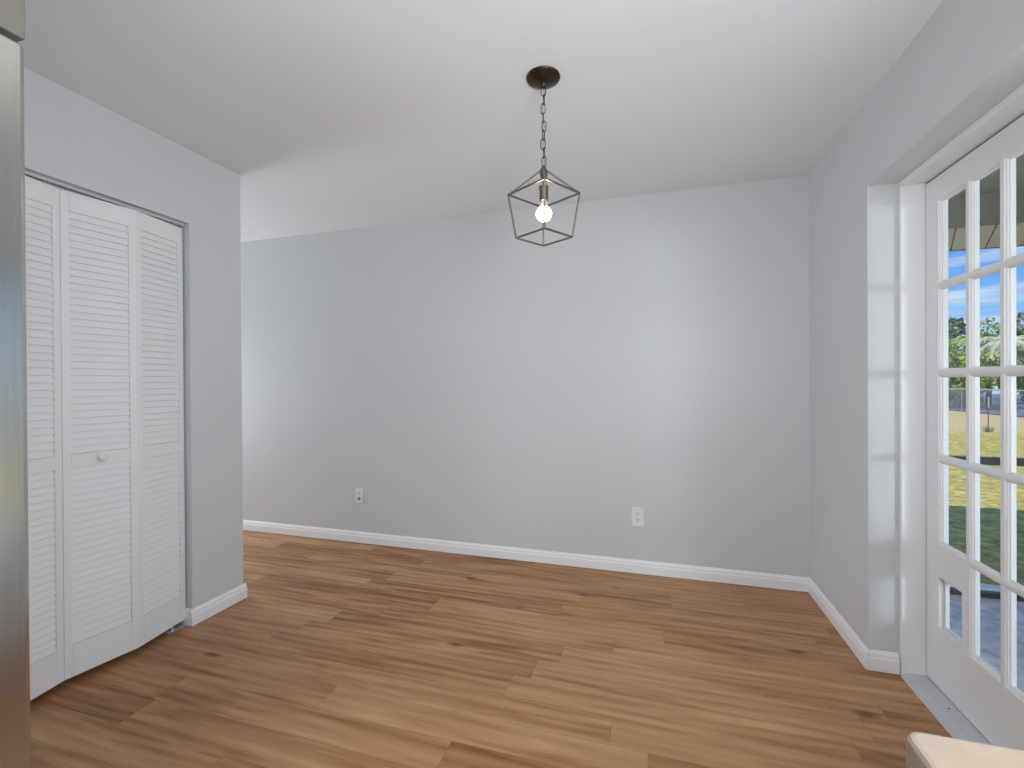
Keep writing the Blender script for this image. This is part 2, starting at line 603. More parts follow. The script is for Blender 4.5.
plain_window('window_1', 'x', -1.55, 0.45, 0.85, 2.05, YF - 0.08, 'white framed kitchen window, unseen and added for fill light')  # assumed window out of view, added for the kitchen fill
plain_window('window_3', 'y', -1.8, -0.3, 1.03, 2.05, XR + 0.1, 'white framed window above the stone counter, unseen and added for fill light')  # invented window out of view, added for the counter fill lamps
plain_window('window_2', 'y', 1.85, 3.0, 0.4, 1.95, XFAR - 0.08, 'white framed living room window on the far wall')

# baseboards: profile with a stepped top
BH, BT = 0.083, 0.014
bprof = [(0, 0), (BT, 0), (BT, BH * 0.62), (BT * 0.78, BH * 0.68), (BT * 0.72, BH * 0.84), (BT * 0.35, BH * 0.95), (BT * 0.3, BH), (0, BH)]


def base_run(mb, p, q, nrm):
    """baseboard from p to q (2D), profile thickness along nrm"""
    d = Vector((q[0] - p[0], q[1] - p[1], 0))
    L_ = d.length
    d.normalize()
    n = Vector((nrm[0], nrm[1], 0))
    mt_ = Matrix((d, n, Vector((0, 0, 1)))).transposed().to_4x4()
    mt_.translation = Vector((p[0], p[1], 0.004))
    mb.prism(bprof, 0, L_, 'x', mt_)


b1 = MB(); base_run(b1, (XFAR, YB), (XR, YB), (0, -1))
tag(b1.build('baseboard_back', M['trim']), 'white baseboard along the back wall', 'baseboard', kind='structure')
b2 = MB()
base_run(b2, (XR, YB - BT), (XR, DY1 - BT), (-1, 0))
base_run(b2, (XR, DY1), (XR + 0.106, DY1), (0, -1))
tag(b2.build('baseboard_right', M['trim']), 'white baseboard turning into the door recess', 'baseboard', kind='structure')
b3 = MB()
base_run(b3, (XL, CY1 - BT), (XL, CE + BT), (1, 0))
base_run(b3, (XL - 0.045, CY1), (XL, CY1), (0, -1))
base_run(b3, (XL - 0.85, CE), (XL, CE), (0, 1))
tag(b3.build('baseboard_left', M['trim']), 'short white baseboard at the end of the closet wall', 'baseboard', kind='structure')

# ------------------------------------------------------------------ french doors
XD = 1.085            # room face of the door leaves
DT = 0.032            # leaf thickness
FJ = 0.014            # jamb thickness in the opening

fr = empty('trim_1', (1.0, (DY0 + DY1) / 2, 0))
tag(fr, 'white wooden frame around the glazed double door', 'door frame', kind='structure')
jm = MB()
cy = (DY0 + DY1) / 2
hw = (DY1 - DY0) / 2
for s in (1, -1):
    a, b = (hw - FJ, hw) if s > 0 else (-hw, -hw + FJ)
    jm.box(0.0, XO - 1.0, a, b, 0.0, DZ)
    a, b = (hw - 0.02, hw) if s > 0 else (-hw, -hw + 0.02)
    jm.box(-0.001, 0.008, a, b, 0.0, DZ)
jm.box(0.0, XO - 1.0, -hw + FJ, hw - FJ, DZ - 0.018, DZ)
jm.box(-0.001, 0.008, -hw + 0.02, hw - 0.02, DZ - 0.023, DZ)
jm.build('door_frame', M['trim'], fr, bevel=0.002)
sl_ = MB()
sl_.box(XD - 1.0 + 0.004, XD - 1.0 + 0.03, -hw + FJ, hw - FJ, DZ - 0.022, DZ - 0.018)
sl_.box(XD - 1.0 + 0.004, XD - 1.0 + 0.03, hw - FJ - 0.003, hw - FJ, 0.03, DZ - 0.02)
tag(sl_.build('weatherstrip', M['seal'], fr), 'dark rubber seal along the head')
th = empty('door_threshold', (1.0, cy, 0))
tag(th, 'silver metal threshold under the glazed door', 'threshold')
tb = MB()
tb.prism([(-0.004, 0.0), (0.004, 0.012), (0.03, 0.017), (XD - 1.0 + 0.06, 0.019), (XO - 1.0, 0.008), (XO - 1.0, 0.0)],
         -hw + FJ, hw - FJ, 'y')
tb.build('sill_plate', M['threshold'], th)
for yy in (2.105, 1.55, 1.0):
    sc = MB()
    sc.lathe([(0.0042, 0), (0.0042, 0.001), (0.003, 0.0018), (0, 0.002)], 12,
             Matrix.Translation((0.056, yy - cy, 0.0173)))
    sc.build('screw', M['jack'], th)

LW = 0.690                     # leaf width
ZB0, ZT0 = 0.022, 2.043        # leaf bottom and top
GZ0, GZ1 = 0.252, 1.952
MV = (0.1785, 0.349)           # muntin offsets from the first bead
MZ = (0.585, 0.929, 1.268, 1.612)
GW = 0.5275
GS = 0.081                     # from hinge edge to first bead


def french_leaf(name, y_hinge, sgn, label, small_pane):
    """leaf hinged at y_hinge extending in direction -sgn*y ; local v = distance from hinge"""
    root = empty(name, (XD, y_hinge, ZB0))
    tag(root, label, 'door', kind='structure')
    g0, g1 = GS, GS + GW

    def Y(v):
        return -sgn * v

    def bx(mb, x0, x1, v0, v1, z0, z1):
        a, b = sorted((Y(v0), Y(v1)))
        mb.box(x0, x1, a, b, z0 - ZB0, z1 - ZB0)
    st = MB()
    bx(st, 0, DT, 0, g0, ZB0, ZT0)
    bx(st, 0, DT, g1, LW, ZB0, ZT0)
    bx(st, 0, DT, g0, g1, ZB0, GZ0)
    bx(st, 0, DT, g0, g1, GZ1, ZT0)
    if small_pane:
        # solid panel filling the lowest hinge side light around a small window
        v0, v1 = g0, g0 + MV[0] - 0.004
        sv0, sv1, sz0, sz1 = 0.086, 0.228, 0.249, 0.463
        z0, z1 = GZ0, MZ[0] - 0.004
        pts = [(v0, z0), (v1, z0), (v1, z1), (v0, z1)]
        bx(st, 0.0, DT, v0, sv0, z0, z1)
        bx(st, 0.0, DT, sv1, v1, z0, z1)
        bx(st, 0.0, DT, sv0, sv1, sz1, z1)
    st.build('leaf_frame', M['door_paint'], root)
    if small_pane:
        sp = MB()
        t = 0.010
        for a, b, c, d in ((sv0, sv0 + t, sz0, sz1), (sv1 - t, sv1, sz0, sz1), (sv0 + t, sv1 - t, GZ0, sz0 + 0.02),
                           (sv0 + t, sv1 - t, sz1 - t, sz1)):
            bx(sp, 0.0175, 0.030, a, b, c, d)
        # rounded upper corners
        for vc, s2 in ((sv0 + t, 1), (sv1 - t, -1)):
            R_ = 0.03
            arc = [(Y(vc), sz1 - t - ZB0)]
            for k in range(7):
                an = pi / 2 * k / 6
                arc.append((Y(vc + s2 * (R_ - R_ * sin(an))), sz1 - t - R_ + R_ * cos(an) - ZB0))
            sp.prism(arc, 0.0175, 0.030, 'x')
        sp.build('light_frame', M['trim'], root)
    # muntins: one grid with an ogee profile on the room side
    mu = MB()
    W = 0.018

    def profile(c):
        return [(c - W, 0.0145), (c - W, 0.0125), (c - W * 0.86, 0.011), (c - W * 0.78, 0.0065), (c - W * 0.58, 0.0045), (c - W * 0.50, 0.001),
                (c - W * 0.34, 0.0005), (c + W * 0.34, 0.0005), (c + W * 0.50, 0.001), (c + W * 0.58, 0.0045), (c + W * 0.78, 0.0065),
                (c + W * 0.86, 0.011), (c + W, 0.0125), (c + W, 0.0145), (c + 0.008, 0.0155), (c + 0.008, DT), (c - 0.008, DT), (c - 0.008, 0.0155)]

    def hprofile(c):
        pts = [(c - 0.0175, 0.0145), (c - 0.0175, 0.012)]
        for k in range(9):
            a_ = pi - pi * k / 8
            pts.append((c + 0.0155 * cos(a_), 0.0095 - 0.0100 * sin(a_)))
        return pts + [(c + 0.0175, 0.012), (c + 0.0175, 0.0145), (c + 0.008, 0.0155), (c + 0.008, DT), (c - 0.008, DT), (c - 0.008, 0.0155)]

    def vbar(v, z0, z1, prof, mb):
        pts = [(x_, Y(vv)) for vv, x_ in prof]
        mb.prism(pts, z0 - ZB0, z1 - ZB0, 'z')

    def hbar(z, v0, v1, prof, mb):
        pts = [(x_, zz - ZB0) for zz, x_ in prof]
        a, b = sorted((Y(v0), Y(v1)))
        mb.prism(pts, a, b, 'y')
    for mv in MV:
        v = g0 + mv
        vbar(v, GZ0, GZ1, profile(v), mu)
    for z in MZ:
        hbar(z, g0, g1, hprofile(z), mu)
    mu.build('muntin_grid', M['door_paint'], root)
    # stepped bead around the glazed area
    bd = MB()

    def half(c, s):
        return [(c, DT), (c, 0.0), (c + s * 0.002, 0.001), (c + s * 0.004, 0.005), (c + s * 0.007, 0.006), (c + s * 0.009, 0.0115),
                (c + s * 0.012, 0.0125), (c + s * 0.012, 0.015), (c + s * 0.006, 0.0155), (c + s * 0.006, DT)]
    zlo = MZ[0] if small_pane else GZ0
    vbar(0, zlo, GZ1, half(g0, 1), bd)
    vbar(0, GZ0, GZ1, half(g1, -1), bd)
    hbar(0, g0 + (MV[0] if small_pane else 0), g1, half(GZ0, 1), bd)
    hbar(0, g0, g1, half(GZ1, -1), bd)
    bd.build('glazing_bead', M['door_paint'], root)
    # panes of glass
    gl = MB()
    bx(gl, 0.0152, 0.0172, g0 + 0.004, g1 - 0.004, GZ0 + 0.004, GZ1 - 0.004)
    gl.build('glass', M['glass'], root)
    return root


french_leaf('door_3', DY1 - FJ - 0.003, 1, 'white glazed door leaf with a small low pane', True)
french_leaf('door_4', DY0 + FJ + 0.003, -1, 'white glazed door leaf nearer the counter', False)

# ------------------------------------------------------------------ closet bi-fold doors
LZ0, LZ1 = 0.035, 2.036


def bifold_pair(name, P, Q, R_, knob_leaf, label):
    root = empty(name, (P[0], P[1], LZ0))
    tag(root, label, 'closet door', kind='structure')
    segs = [(P, Q), (Q, R_)]
    for k, (a, b) in enumerate(segs):
        ux, uy = b[0] - a[0], b[1] - a[1]
        Lw = hypot(ux, uy) - 0.0004
        rz = atan2(uy, ux)
        T = 0.028
        lf = MB()
        S = 0.027
        top, lock0, lock1, bot = 1.955, 0.897, 0.953, 0.168
        hgt = LZ1 - LZ0

        def bx(mb, x0, x1, z0, z1, y0=-T, y1=0.0):
            mb.box(x0, x1, y0, y1, z0 - LZ0, z1 - LZ0)
        bx(lf, 0, S, LZ0, LZ1)
        bx(lf, Lw - S, Lw, LZ0, LZ1)
        bx(lf, S, Lw - S, top, LZ1)
        bx(lf, S, Lw - S, lock0, lock1)
        bx(lf, S, Lw - S, LZ0, bot)
        o = lf.build('leaf', M['closet_paint'], root, bevel=0.0015)
        o.location = (a[0] - P[0], a[1] - P[1], 0)
        o.rotation_euler = (0, 0, rz)
        for z0, z1 in ((lock1, top), (bot, lock0)):
            sm = MB()
            n = round((z1 - z0) / 0.0292)
            st = (z1 - z0) / n
            for i in range(n):
                zb = z0 + i * st - LZ0
                sm.prism([(-0.003, zb + 0.0015), (-0.003, zb + 0.0050), (-0.0125, zb + st * 1.22), (-0.0185, zb + st * 1.22),
                          (-0.0185, zb + st * 1.05), (-0.0085, zb + 0.0005)] if i < n - 1 else
                         [(-0.003, zb + 0.0015), (-0.003, zb + 0.0050), (-0.0105, zb + st), (-0.0165, zb + st), (-0.0085, zb + 0.0005)],
                         S, Lw - S, 'x')
            sm.build('louver_panel', M['closet_paint'], o)
        if k == knob_leaf:
            kn = MB()
            kn.lathe([(0.0, 0.0), (0.009, 0.0), (0.0085, 0.006), (0.010, 0.011), (0.0165, 0.016), (0.018, 0.021), (0.0155, 0.026),
                      (0.008, 0.029), (0.0, 0.0295)], 24,
                     Matrix.Translation((Lw * 0.52, 0, 0.930 - LZ0)) @ Matrix.Rotation(-pi / 2, 4, 'X'))
            kn.build('knob', M['closet_paint'], o, smooth=True)
    return root


bifold_pair('door_1', (-2.293, 1.778), (-2.250, 1.524), (-2.293, 1.267), 1, 'white louvered folding closet door with a round knob')
bifold_pair('door_2', (-2.293, 1.2668), (-2.248, 1.012), (-2.293, 0.757), None, 'white louvered folding closet door beside the fridge')

tr = MB()
tr.prism([(-0.022, 0), (-0.022, -0.013), (-0.019, -0.013), (-0.019, -0.003), (0.019, -0.003), (0.019, -0.013), (0.022, -0.013), (0.022, 0)],
         CY0 + 0.004, CY1 - 0.004, 'y', Matrix.Translation((XL - 0.055, 0, CZ)))
tag(tr.build('closet_track', mat('track_metal', srgb(196, 197, 199), 0.4)), 'white metal track above the closet folding doors', 'door track')
for yy, nm in ((1.300, 'a'), (1.225, 'b'), (1.745, 'c')):
    pv = MB()
    pv.lathe([(0.0, 0), (0.005, 0), (0.005, 0.024), (0.0, 0.024)], 12, Matrix.Translation((XL - 0.053, yy, 2.036)))
    o = pv.build('pivot_pin', M['chrome'])
    o.parent = bpy.data.objects['door_2' if nm == 'b' else 'door_1']
    o.matrix_parent_inverse = Matrix.Translation(-Vector(o.parent.location))

bk = empty('pivot_bracket', (XL - 0.055, CY1 - 0.03, 0))
tag(bk, 'small silver pivot bracket on the floor under the closet door', 'bracket')
bb = MB()
bb.box(-0.018, 0.018, -0.065, 0.025, 0.0, 0.003)
bb.box(-0.018, 0.018, 0.022, 0.025, 0.003, 0.05)
bb.build('bracket_plate', M['chrome'], bk)
bp_ = MB()
bp_.lathe([(0.0, 0.003), (0.010, 0.003), (0.010, 0.009), (0.006, 0.011), (0.006, 0.030), (0, 0.031)], 14, Matrix.Translation((0, -0.035, 0)))
bp_.build('pivot_pin', M['chrome'], bk, smooth=True)

# ------------------------------------------------------------------ outlets
ot = empty('wall_outlet', (-0.0855, YB, 0.367))
tag(ot, 'white duplex wall outlet right of centre on the back wall', 'outlet')
pl = MB().box(-0.0375, 0.0375, -0.006, 0.0, -0.0605, 0.0605)
pl.build('cover_plate', M['plastic'], ot, bevel=0.003)
for zc in (0.020, -0.020):
    rc = MB()
    n = 20
    pts = []
    for k in range(n):
        a = 2 * pi * k / n
        pts.append((0.0165 * cos(a), zc + max(-0.0125, min(0.0125, 0.0165 * sin(a)))))
    rc.prism(pts, -0.0078, -0.005, 'y')
    r_ = rc.build('receptacle', M['plastic'], ot)
    s_ = MB()
    s_.box(-0.0078, -0.0048, -0.0082, -0.0074, zc + 0.000, zc + 0.0095)
    s_.box(0.0048, 0.0078, -0.0082, -0.0074, zc + 0.000, zc + 0.0095)
    s_.prism([(0.0033 * cos(2 * pi * k / 10), zc - 0.0068 + 0.0033 * sin(2 * pi * k / 10)) for k in range(10)], -0.0082, -0.0074, 'y')
    tag(s_.build('slot', M['slot'], r_), 'dark outlet slots')
sw = MB().prism([(0.003 * cos(2 * pi * k / 10), 0.003 * sin(2 * pi * k / 10)) for k in range(10)], -0.0072, -0.0055, 'y')
sw.build('screw', M['plastic'], ot)

oj = empty('cable_jack', (-2.172, YB, 0.367))
tag(oj, 'small white cable jack plate left on the back wall', 'cable outlet')
MB().box(-0.0355, 0.0355, -0.006, 0.0, -0.0585, 0.0585).build('cover_plate', M['plastic'], oj, bevel=0.003)
cx = MB()
cx.lathe([(0.0125, 0.0), (0.0125, 0.004), (0.009, 0.005), (0.008, 0.014), (0.004, 0.0145), (0.0, 0.012)], 14,
         Matrix.Translation((0.002, -0.005, -0.022)) @ Matrix.Rotation(pi / 2, 4, 'X'))
tag(cx.build('coax_connector', mat('connector_plastic', srgb(132, 131, 128), 0.5), oj, smooth=True), 'dull metal cable connector')
cx = MB()
cx.box(-0.008, 0.008, -0.0075, -0.005, 0.010, 0.024)
tag(cx.build('phone_socket', mat('grey_socket', srgb(188, 188, 186), 0.5), oj), 'pale grey blank socket')

# ------------------------------------------------------------------ pendant lantern
PX, PY = -0.401, 1.779
pd = empty('pendant_lantern', (PX, PY, H))
tag(pd, 'bronze open cage pendant light hanging from the ceiling with a lit bulb', 'pendant light')
cn = MB()
cn.lathe([(0.0, 0.0), (0.066, 0.0), (0.067, -0.004), (0.064, -0.009), (0.056, -0.012), (0.042, -0.019), (0.024, -0.024), (0.013, -0.026),
          (0.012, -0.034), (0.008, -0.040), (0.0, -0.041)], 40)
tag(cn.build('canopy', M['bronze'], pd, smooth=True), 'round dark bronze ceiling plate')
ct = empty('chain', (0, 0, 0)); ct.parent = pd
z_top, z_bot = -0.036, -0.351
NL = 9
link_l = (z_top - z_bot) / NL + 0.0062
for k in range(NL):
    zc = z_top - (k + 0.5) * (z_top - z_bot) / NL
    lk = MB()
    an = radians(15 + 80 * (k % 2) + 25 * sin(k * 2.1))
    sway = 0.0025 * sin(k * 1.9)
    ux, uy = cos(an), sin(an)
    lk.plane_n = Vector((-uy, ux, 0))
    pts = []
    hl, hw_ = link_l / 2 - 0.0075, 0.0085
    for j in range(9):
        a = pi * j / 8
        pts.append((hw_ * cos(a) * ux + sway, hw_ * cos(a) * uy, zc + hl + hw_ * sin(a) * 0.9))
    for j in range(9):
        a = pi + pi * j / 8
        pts.append((hw_ * cos(a) * ux + sway, hw_ * cos(a) * uy, zc - hl + hw_ * sin(a) * 0.9))
    lk.tube(pts, 0.0017, 8, closed=True)
    o = lk.build('chain_link', M['bronze'], ct, smooth=True)
cord = MB()
cord.tube([(0.003 * sin(k * 0.9), 0.003 * cos(k * 0.9), z_top - k * (z_top - z_bot) / 16) for k in range(17)], 0.0013, 6)
cord.build('cord', M['nickel'], pd, smooth=True)

cg = MB()
ZA, ZT, ZBm = 2.074 - H, 1.981 - H, 1.810 - H
RT, RB = 0.1405, 0.110            # half diagonals of the shoulder and bottom squares
ang0 = atan2(PY, PX) + radians(1.5)  # one corner turned to the camera
cor = [ang0 + k * pi / 2 for k in range(4)]
T4 = [Vector((RT * cos(a), RT * sin(a), ZT)) for a in cor]
B4 = [Vector((RB * cos(a), RB * sin(a), ZBm)) for a in cor]
A4 = [Vector((0.010 * cos(a), 0.010 * sin(a), ZA)) for a in cor]
RR = 0.0042
for i in range(4):
    j = (i + 1) % 4
    cg.tube([T4[i], T4[j]], RR, square=True)
    cg.tube([B4[i], B4[j]], RR, square=True)
    cg.tube([T4[i], B4[i]], RR, square=True)
    cg.tube([A4[i], T4[i]], RR, square=True)
cg.build('cage', M['nickel'], pd)
hb = MB()
DZL = 0.021 - H
hb.lathe([(0.0, 2.072 + DZL), (0.004, 2.072 + DZL), (0.006, 2.068 + DZL), (0.012, 2.060 + DZL), (0.0145, 2.053 + DZL), (0.0145, 2.030 + DZL),
          (0.011, 2.024 + DZL), (0.006, 2.020 + DZL), (0.0055, 1.990 + DZL), (0.0, 1.990 + DZL)], 24)
hb.build('hub', M['nickel'], pd, smooth=True)
DZL = 0.010 - H
sk = MB()
sk.lathe([(0.0, 2.006 + DZL), (0.012, 2.006 + DZL), (0.019, 2.000 + DZL), (0.0195, 1.990 + DZL), (0.0175, 1.988 + DZL), (0.0175, 1.944 + DZL),
          (0.013, 1.940 + DZL), (0.0, 1.940 + DZL)], 24)
sk.build('socket', M['nickel'], pd, smooth=True)
bs = MB()
bs.lathe([(0.0, 1.941 + DZL), (0.013, 1.941 + DZL), (0.0135, 1.930 + DZL), (0.0165, 1.918 + DZL), (0.0, 1.9175 + DZL)], 24)
bulb_base = bs.build('bulb_base', M['bulb_neck'], pd, smooth=True)
tag(bulb_base, 'beige collar of the bulb')
bl = MB()
prof = []
for k in range(13):
    a = radians(32) + (pi - radians(32)) * k / 12
    prof.append((max(0, 0.0305 * sin(a)), 1.893 + DZL + 0.0305 * cos(a)))
prof[-1] = (0.0, prof[-1][1])
bl.lathe(prof, 28)
tag(bl.build('bulb', M['bulb'], pd, smooth=True), 'glowing white globe bulb')

# ------------------------------------------------------------------ refrigerator and the cabinet above it
FX, FY1, FY0 = -0.953, 0.4855, -0.43
rf = empty('refrigerator', (FX, (FY1 + FY0) / 2, 0))
tag(rf, 'stainless steel refrigerator at the left edge beside the louvered closet', 'refrigerator')
fh = (FY1 - FY0) / 2
MB().box(-0.80, -0.082, -fh + 0.006, fh - 0.006, 0.03, 1.765).build('body', M['fridge_body'], rf, bevel=0.004)
for nm, a, b in (('r', 0.002 - 0.12, fh), ('l', -fh, -0.002 - 0.12)):
    d_ = MB()
    R_ = 0.009
    pts = [(-0.075, a), (-R_, a), (-R_ * 0.3, a + R_ * 0.3), (0, a + R_), (0, b - R_), (-R_ * 0.3, b - R_ * 0.3), (-R_, b), (-0.075, b)]
    d_.prism(pts, 0.07, 1.78, 'z')
    dd = d_.build('door', M['steel'], rf, bevel=0.003)
    hy = a + 0.045 if nm == 'r' else b - 0.045
    hn = MB()
    hn.tube([(0.0, hy, 0.75), (0.04, hy, 0.76), (0.052, hy, 0.80), (0.052, hy, 1.45), (0.04, hy, 1.49), (0.0, hy, 1.50)], 0.011, 12)
    hn.build('handle', M['steel'], dd, smooth=True)
MB().box(-0.06, -0.02, -fh + 0.01, fh - 0.01, 0.0, 0.065).build('toe_grille', M['fridge_body'], rf)
for yy in (-fh + 0.08, fh - 0.08):
    MB().box(-0.70, -0.60, yy - 0.03, yy + 0.03, 0.0, 0.03).build('foot', M['fridge_body'], rf)

uc = empty('upper_cabinet', (FX - 0.005, (FY1 + FY0) / 2, 1.79))
tag(uc, 'warm grey cabinet built in above the refrigerator', 'cabinet')
MB().box(-0.78, -0.02, -fh - 0.01, fh + 0.001, 0.0, H - 1.795).build('carcass', M['cabinet'], uc)
for a, b in ((-fh - 0.008, -0.002), (0.002, fh + 0.001)):
    MB().box(-0.0195, 0.0, a, b, 0.004, H - 1.79 - 0.008).build('door', M['cabinet'], uc, bevel=0.002)
ks = MB().box(XL, FX - 0.81, FY0 - 0.1, FY1 - 0.02, 0, H)
tag(ks.build('wall_kitchen', M['wall']), 'grey wall behind the refrigerator', 'wall', kind='structure')

# ------------------------------------------------------------------ counter peninsula
ctp = MB()
R_ = 0.016
x0, y1 = 0.226, 0.529
pts = [(XR, -1.6), (XR, y1)]
for k in range(7):
    a = pi / 2 + pi / 2 * k / 6
    pts.append((x0 + R_ + R_ * cos(a), y1 - R_ + R_ * sin(a)))
pts.append((x0, -1.6))
ctp.prism(pts, 0.872, 0.91, 'z')
tag(ctp.build('countertop', M['stone'], bevel=0.007, segs=3), 'beige stone countertop with rounded corner at lower right', 'countertop')
bc = empty('base_cabinet', (XR - 0.004, -0.55, 0))
tag(bc, 'warm grey base cabinet under the beige stone countertop', 'cabinet')
MB().box(-0.60, 0.0, -1.05, 1.04, 0.10, 0.872).build('carcass', M['cabinet'], bc)
MB().box(-0.54, 0.0, -1.03, 0.98, 0.0, 0.10).build('toe_kick', M['fridge_body'], bc)
for a in (-1.04, -0.52, 0.0, 0.52):
    MB().box(-0.62, -0.6005, a + 0.004, a + 0.512, 0.11, 0.862).build('door', M['cabinet'], bc, bevel=0.002)

# ------------------------------------------------------------------ outside: porch, lawn, fence, trees
G = -0.30
tag(MB().box(XO, 40, -30, 60, G - 0.1, G).build('ground', M['lawn']), 'sunlit yellow green lawn behind the house', 'lawn', kind='structure')
tag(MB().box(XO, 4.6, -4.0, 3.46, G, -0.05).build('patio', M['concrete']), 'bluish concrete patio outside the glazed door', 'patio', kind='structure')
tag(MB().box(XO, 4.6, 3.46, 3.54, G, -0.008).build('patio_kerb', M['kerb'], bevel=0.01), 'pale concrete kerb along the patio edge', 'kerb', kind='structure')
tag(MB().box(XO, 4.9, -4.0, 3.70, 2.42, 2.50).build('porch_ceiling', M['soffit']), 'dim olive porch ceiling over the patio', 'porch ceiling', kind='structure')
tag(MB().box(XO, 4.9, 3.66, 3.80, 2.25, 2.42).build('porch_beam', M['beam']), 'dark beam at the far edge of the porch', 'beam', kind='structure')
ov = MB()
pw = 0.10
dv = Vector((0.47, 0.88, 0)).normalized()
k = -20
ox = 0.0
# soffit boards run obliquely; each clipped to the strip y 3.80..4.72 by its oblique ends
shear = 0.46
ya, yb_ = 3.80, 4.66
xw = pw / dv.y
xx = XO + 0.02
while xx < 5.2:
    a0, a1 = xx, xx + xw - 0.009
    ov.prism([(a0, ya), (a1, ya), (a1 + shear * (yb_ - ya), yb_), (a0 + shear * (yb_ - ya), yb_)], 2.30, 2.325, 'z')
    xx += xw
ov.box(XO - 0.3, 6.0, ya, yb_, 2.326, 2.34)
tag(ov.build('roof_overhang', M['plank']), 'taupe boarded roof overhang beyond the porch beam', 'soffit', kind='structure')
tag(MB().box(XO - 0.3, 6.0, yb_, yb_ + 0.025, 2.297, 2.44).build('fascia_board', M['rail']), 'dark fascia board on the overhang edge', 'fascia', kind='structure')
rfm = MB()
rfm.prism([(YF - 1.0, 2.53), (yb_ + 0.05, 2.45), (yb_ + 0.05, 2.50), (1.0, 3.2), (YF - 1.0, 2.60)], XFAR - 0.6, 5.3, 'x')
tag(rfm.build('roof', M['roof']), 'shingled roof over the house and porch', 'roof', kind='structure')

sc_ = empty('porch_railing', (XO, 3.43, -0.05))
tag(sc_, 'dark metal porch railing crossing the view of the lawn', 'railing')
MB().box(0, 3.5, -0.02, 0.02, 0.787, 0.831).build('chair_rail', M['rail'], sc_)
MB().box(0, 3.5, -0.02, 0.02, 0.0, 0.03).build('bottom_rail', M['rail'], sc_)
for px in (0.02, 3.45):
    MB().box(px - 0.02, px + 0.03, -0.022, 0.022, 0.0, 2.30).build('post', M['rail'], sc_)

# dirt edge between lawn and dry grass, with the stake
# chain link fence along x = 14.3
FXX = 14.3
fc = empty('chain_link_fence', (FXX, 20, G))
tag(fc, 'grey chain link fence across the back of the yard', 'fence')
ft = 1.09
tr_ = MB(); tr_.tube([(0, -14, ft), (0, 16, ft)], 0.03, 8); tr_.build('top_rail', M['galv'], fc, smooth=True)
for i, yy in enumerate([-13.5 + 3.0 * k for k in range(10)]):
    yy = yy + 0.02
    p = MB(); p.tube([(0.03, yy, 0), (0.03, yy, ft + 0.02)], 0.028, 8)
    p.lathe([(0.032, ft + 0.02), (0.03, ft + 0.045), (0.0, ft + 0.06)], 8, Matrix.Translation((0.03, yy, 0)))
    p.build('post', M['galv'], fc, smooth=True)
cm = MB()
sp_ = 0.16
for s in (1, -1):
    y = -14.0 - ft
    while y < 16:
        a, b = (y, y + ft) if s > 0 else (y + ft, y)
        cm.tube([(-0.03 * s, a, 0.02), (-0.03 * s, b, ft - 0.02)], 0.005, 3)
        y += sp_
tag(cm.build('wire_mesh', M['galv'], fc), 'woven wire mesh', kind=None)

tag(MB().box(FXX + 0.1, 40, -20, 60, G - 0.05, G + 0.02).build('gravel_field', M['beyond']), 'blue grey open ground beyond the chain link fence', 'ground', kind='structure')

sk_ = empty('garden_stake', (9.457, 16.97, G))
tag(sk_, 'thin dark stake with a pale top standing in the dry grass', 'stake')
MB().tube([(0, 0, 0), (0.01, 0, 0.72)], 0.014, 8).build('lower_rod', M['bark'], sk_)
MB().tube([(0.01, 0, 0.72), (0.012, 0, 1.03)], 0.014, 8).build('upper_rod', M['galv'], sk_)
tf = MB()
for k in range(60):
    a = rng.uniform(0, 2 * pi); r0 = rng.uniform(0.0, 0.10); l = rng.uniform(0.08, 0.2)
    b0 = Vector((r0 * cos(a), r0 * sin(a), 0)); t0 = b0 + Vector((cos(a) * l * 0.5, sin(a) * l * 0.5, l))
    tf.tube([b0, t0], [0.006, 0.002], 3)
tf.build('grass_tuft', M['leaf_c'], sk_)


def leaf_cloud(mb, centres, count, size, flat=0.5):
    for _ in range(count):
        c, r = rng.choice(centres)
        d = Vector((rng.gauss(0, 1), rng.gauss(0, 1), rng.gauss(0, 1))).normalized() * r * rng.uniform(0.6, 1.0) ** 0.6
        p = Vector(c) + d
        n = Vector((rng.gauss(0, 1), rng.gauss(0, 1), rng.gauss(0, 1))).normalized()
        u = n.orthogonal().normalized()
        w = n.cross(u)
        s = size * rng.uniform(0.6, 1.3)
        v = [mb.bm.verts.new(q) for q in (p - u * s, p + w * s * flat + n * s * 0.15, p + u * s, p - w * s * flat + n * s * 0.15)]
        mb.bm.faces.new((v[0], v[1], v[2]))
        mb.bm.faces.new((v[0], v[2], v[3]))


def tree(name, label, x, y, height, spread, material, n, size, trunk=0.14, low=0.25):
    root = empty(name, (x, y, G))
    tag(root, label, 'tree' if 'tree' in name else 'shrub', group='greenery beyond the yard fence')
    tk = MB()
    tk.tube([(0, 0, 0), (0.08, 0.05, height * 0.3), (0.0, 0.1, height * 0.75)], [trunk, trunk * 0.8, trunk * 0.4], 8)
    for k in range(5):
        a = k * 2 * pi / 5 + rng.uniform(-.3, .3)
        tk.tube([(0.03, 0.05, height * 0.3), (spread * 0.5 * cos(a), spread * 0.5 * sin(a), height * rng.uniform(0.55, 0.8))],
                [trunk * 0.5, trunk * 0.2], 6)
    tk.build('trunk', M['bark'], root, smooth=True)
    cs = []
    for k in range(14):
        a = rng.uniform(0, 2 * pi); rr = spread * 0.65 * rng.uniform(0.1, 1.0) ** 0.5
        zz = height * rng.uniform(low, 0.88)
        cs.append(((rr * cos(a), rr * sin(a), zz), spread * rng.uniform(0.28, 0.42)))
    cs.append(((0, 0, height * 0.85), spread * 0.35))
    fm = MB()
    leaf_cloud(fm, cs, n, size)
    fm.build('foliage', material, root)
    return root


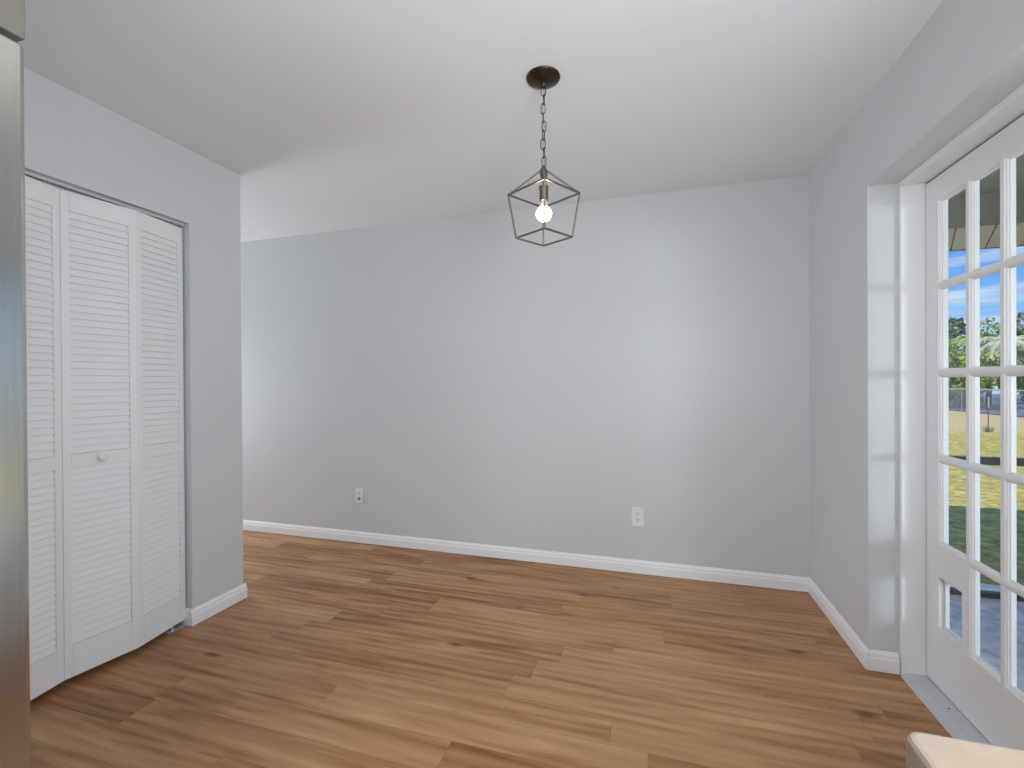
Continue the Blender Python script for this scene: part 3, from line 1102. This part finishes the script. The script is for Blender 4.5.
def palm(name, label, x, y, height, nf, fl):
    root = empty(name, (x, y, G))
    tag(root, label, 'palm', group='greenery beyond the yard fence')
    tk = MB()
    tk.tube([(0.15 * sin(k * 0.4), 0, height * k / 8) for k in range(9)], [0.17 - 0.008 * k for k in range(9)], 10)
    tk.build('trunk', M['bark'], root, smooth=True)
    top = Vector((0.15 * sin(3.2), 0, height))
    for i in range(nf):
        a = 2 * pi * i / nf + rng.uniform(-.15, .15)
        up = rng.uniform(0.15, 1.0)
        d = Vector((cos(a), sin(a), 0))
        side = Vector((-sin(a), cos(a), 0))
        pts = []
        for k in range(9):
            t = k / 8
            pts.append(top + d * fl * t * (0.95 - 0.15 * t) + Vector((0, 0, fl * (up * t - 0.95 * t * t))))
        fm = MB()
        fm.tube(pts, [0.03 - 0.003 * k for k in range(9)], 5)
        for k in range(1, 9):
            for q in (0.0, 0.33, 0.66):
                p = pts[k - 1].lerp(pts[k], q)
                L_ = fl * 0.30 * (1 - abs(k / 8 - 0.4))
                for s in (1, -1):
                    tip = p + side * s * L_ + (pts[k] - pts[k - 1]) * 1.2 + Vector((0, 0, -0.25 * L_))
                    b0 = p + (pts[k] - pts[k - 1]) * 0.18
                    v = [fm.bm.verts.new(z) for z in (p, b0, tip)]
                    fm.bm.faces.new(v)
        fm.build('frond', M['palm'], root)
    return root


GREENS = [
    ('broad_tree', 'dark rounded tree showing through the hinge side panes', 19.2, 38.0, 5.9, 2.0, 'leaf_b', 0.16, 0.15),
    ('leafy_shrub', 'yellow green shrub in front of the dark rounded tree', 16.1, 31.0, 3.9, 1.5, 'leaf_a', 0.11, 0.12),
    ('broad_tree', 'tall yellow green tree behind the pale palm', 18.4, 33.0, 5.2, 1.7, 'leaf_a', 0.12, 0.15),
    ('broad_tree', 'tall grey green tree right of the palm', 18.8, 28.6, 5.4, 1.9, 'leaf_c', 0.15, 0.15),
    ('broad_tree', 'dark tree far behind, between the rounded tree and the palm', 25.5, 41.0, 5.4, 2.3, 'leaf_b', 0.17, 0.1),
    ('broad_tree', 'dark tree far behind the grey green tree', 22.6, 35.0, 4.8, 2.2, 'leaf_b', 0.17, 0.1),
    ('broad_tree', 'grey green tree close behind the right part of the fence', 17.2, 23.0, 3.8, 1.5, 'leaf_c', 0.17, 0.15),
    ('broad_tree', 'dark tree behind the fence toward the right end', 17.6, 18.0, 4.2, 1.9, 'leaf_b', 0.17, 0.15),
    ('broad_tree', 'most distant grey green tree in the yard view', 18.6, 41.5, 5.2, 2.2, 'leaf_c', 0.17, 0.15)]
for nm, lb, x_, y_, h_, s_, mt_, lf_, lo_ in GREENS:
    tree(nm, lb, x_, y_, h_, s_, M[mt_], 2600, lf_, 0.08 if 'shrub' in nm else 0.14, low=lo_)
palm('feather_palm', 'pale feather palm rising above the yellow green shrubs', 16.05, 27.6, 3.3, 17, 1.55)
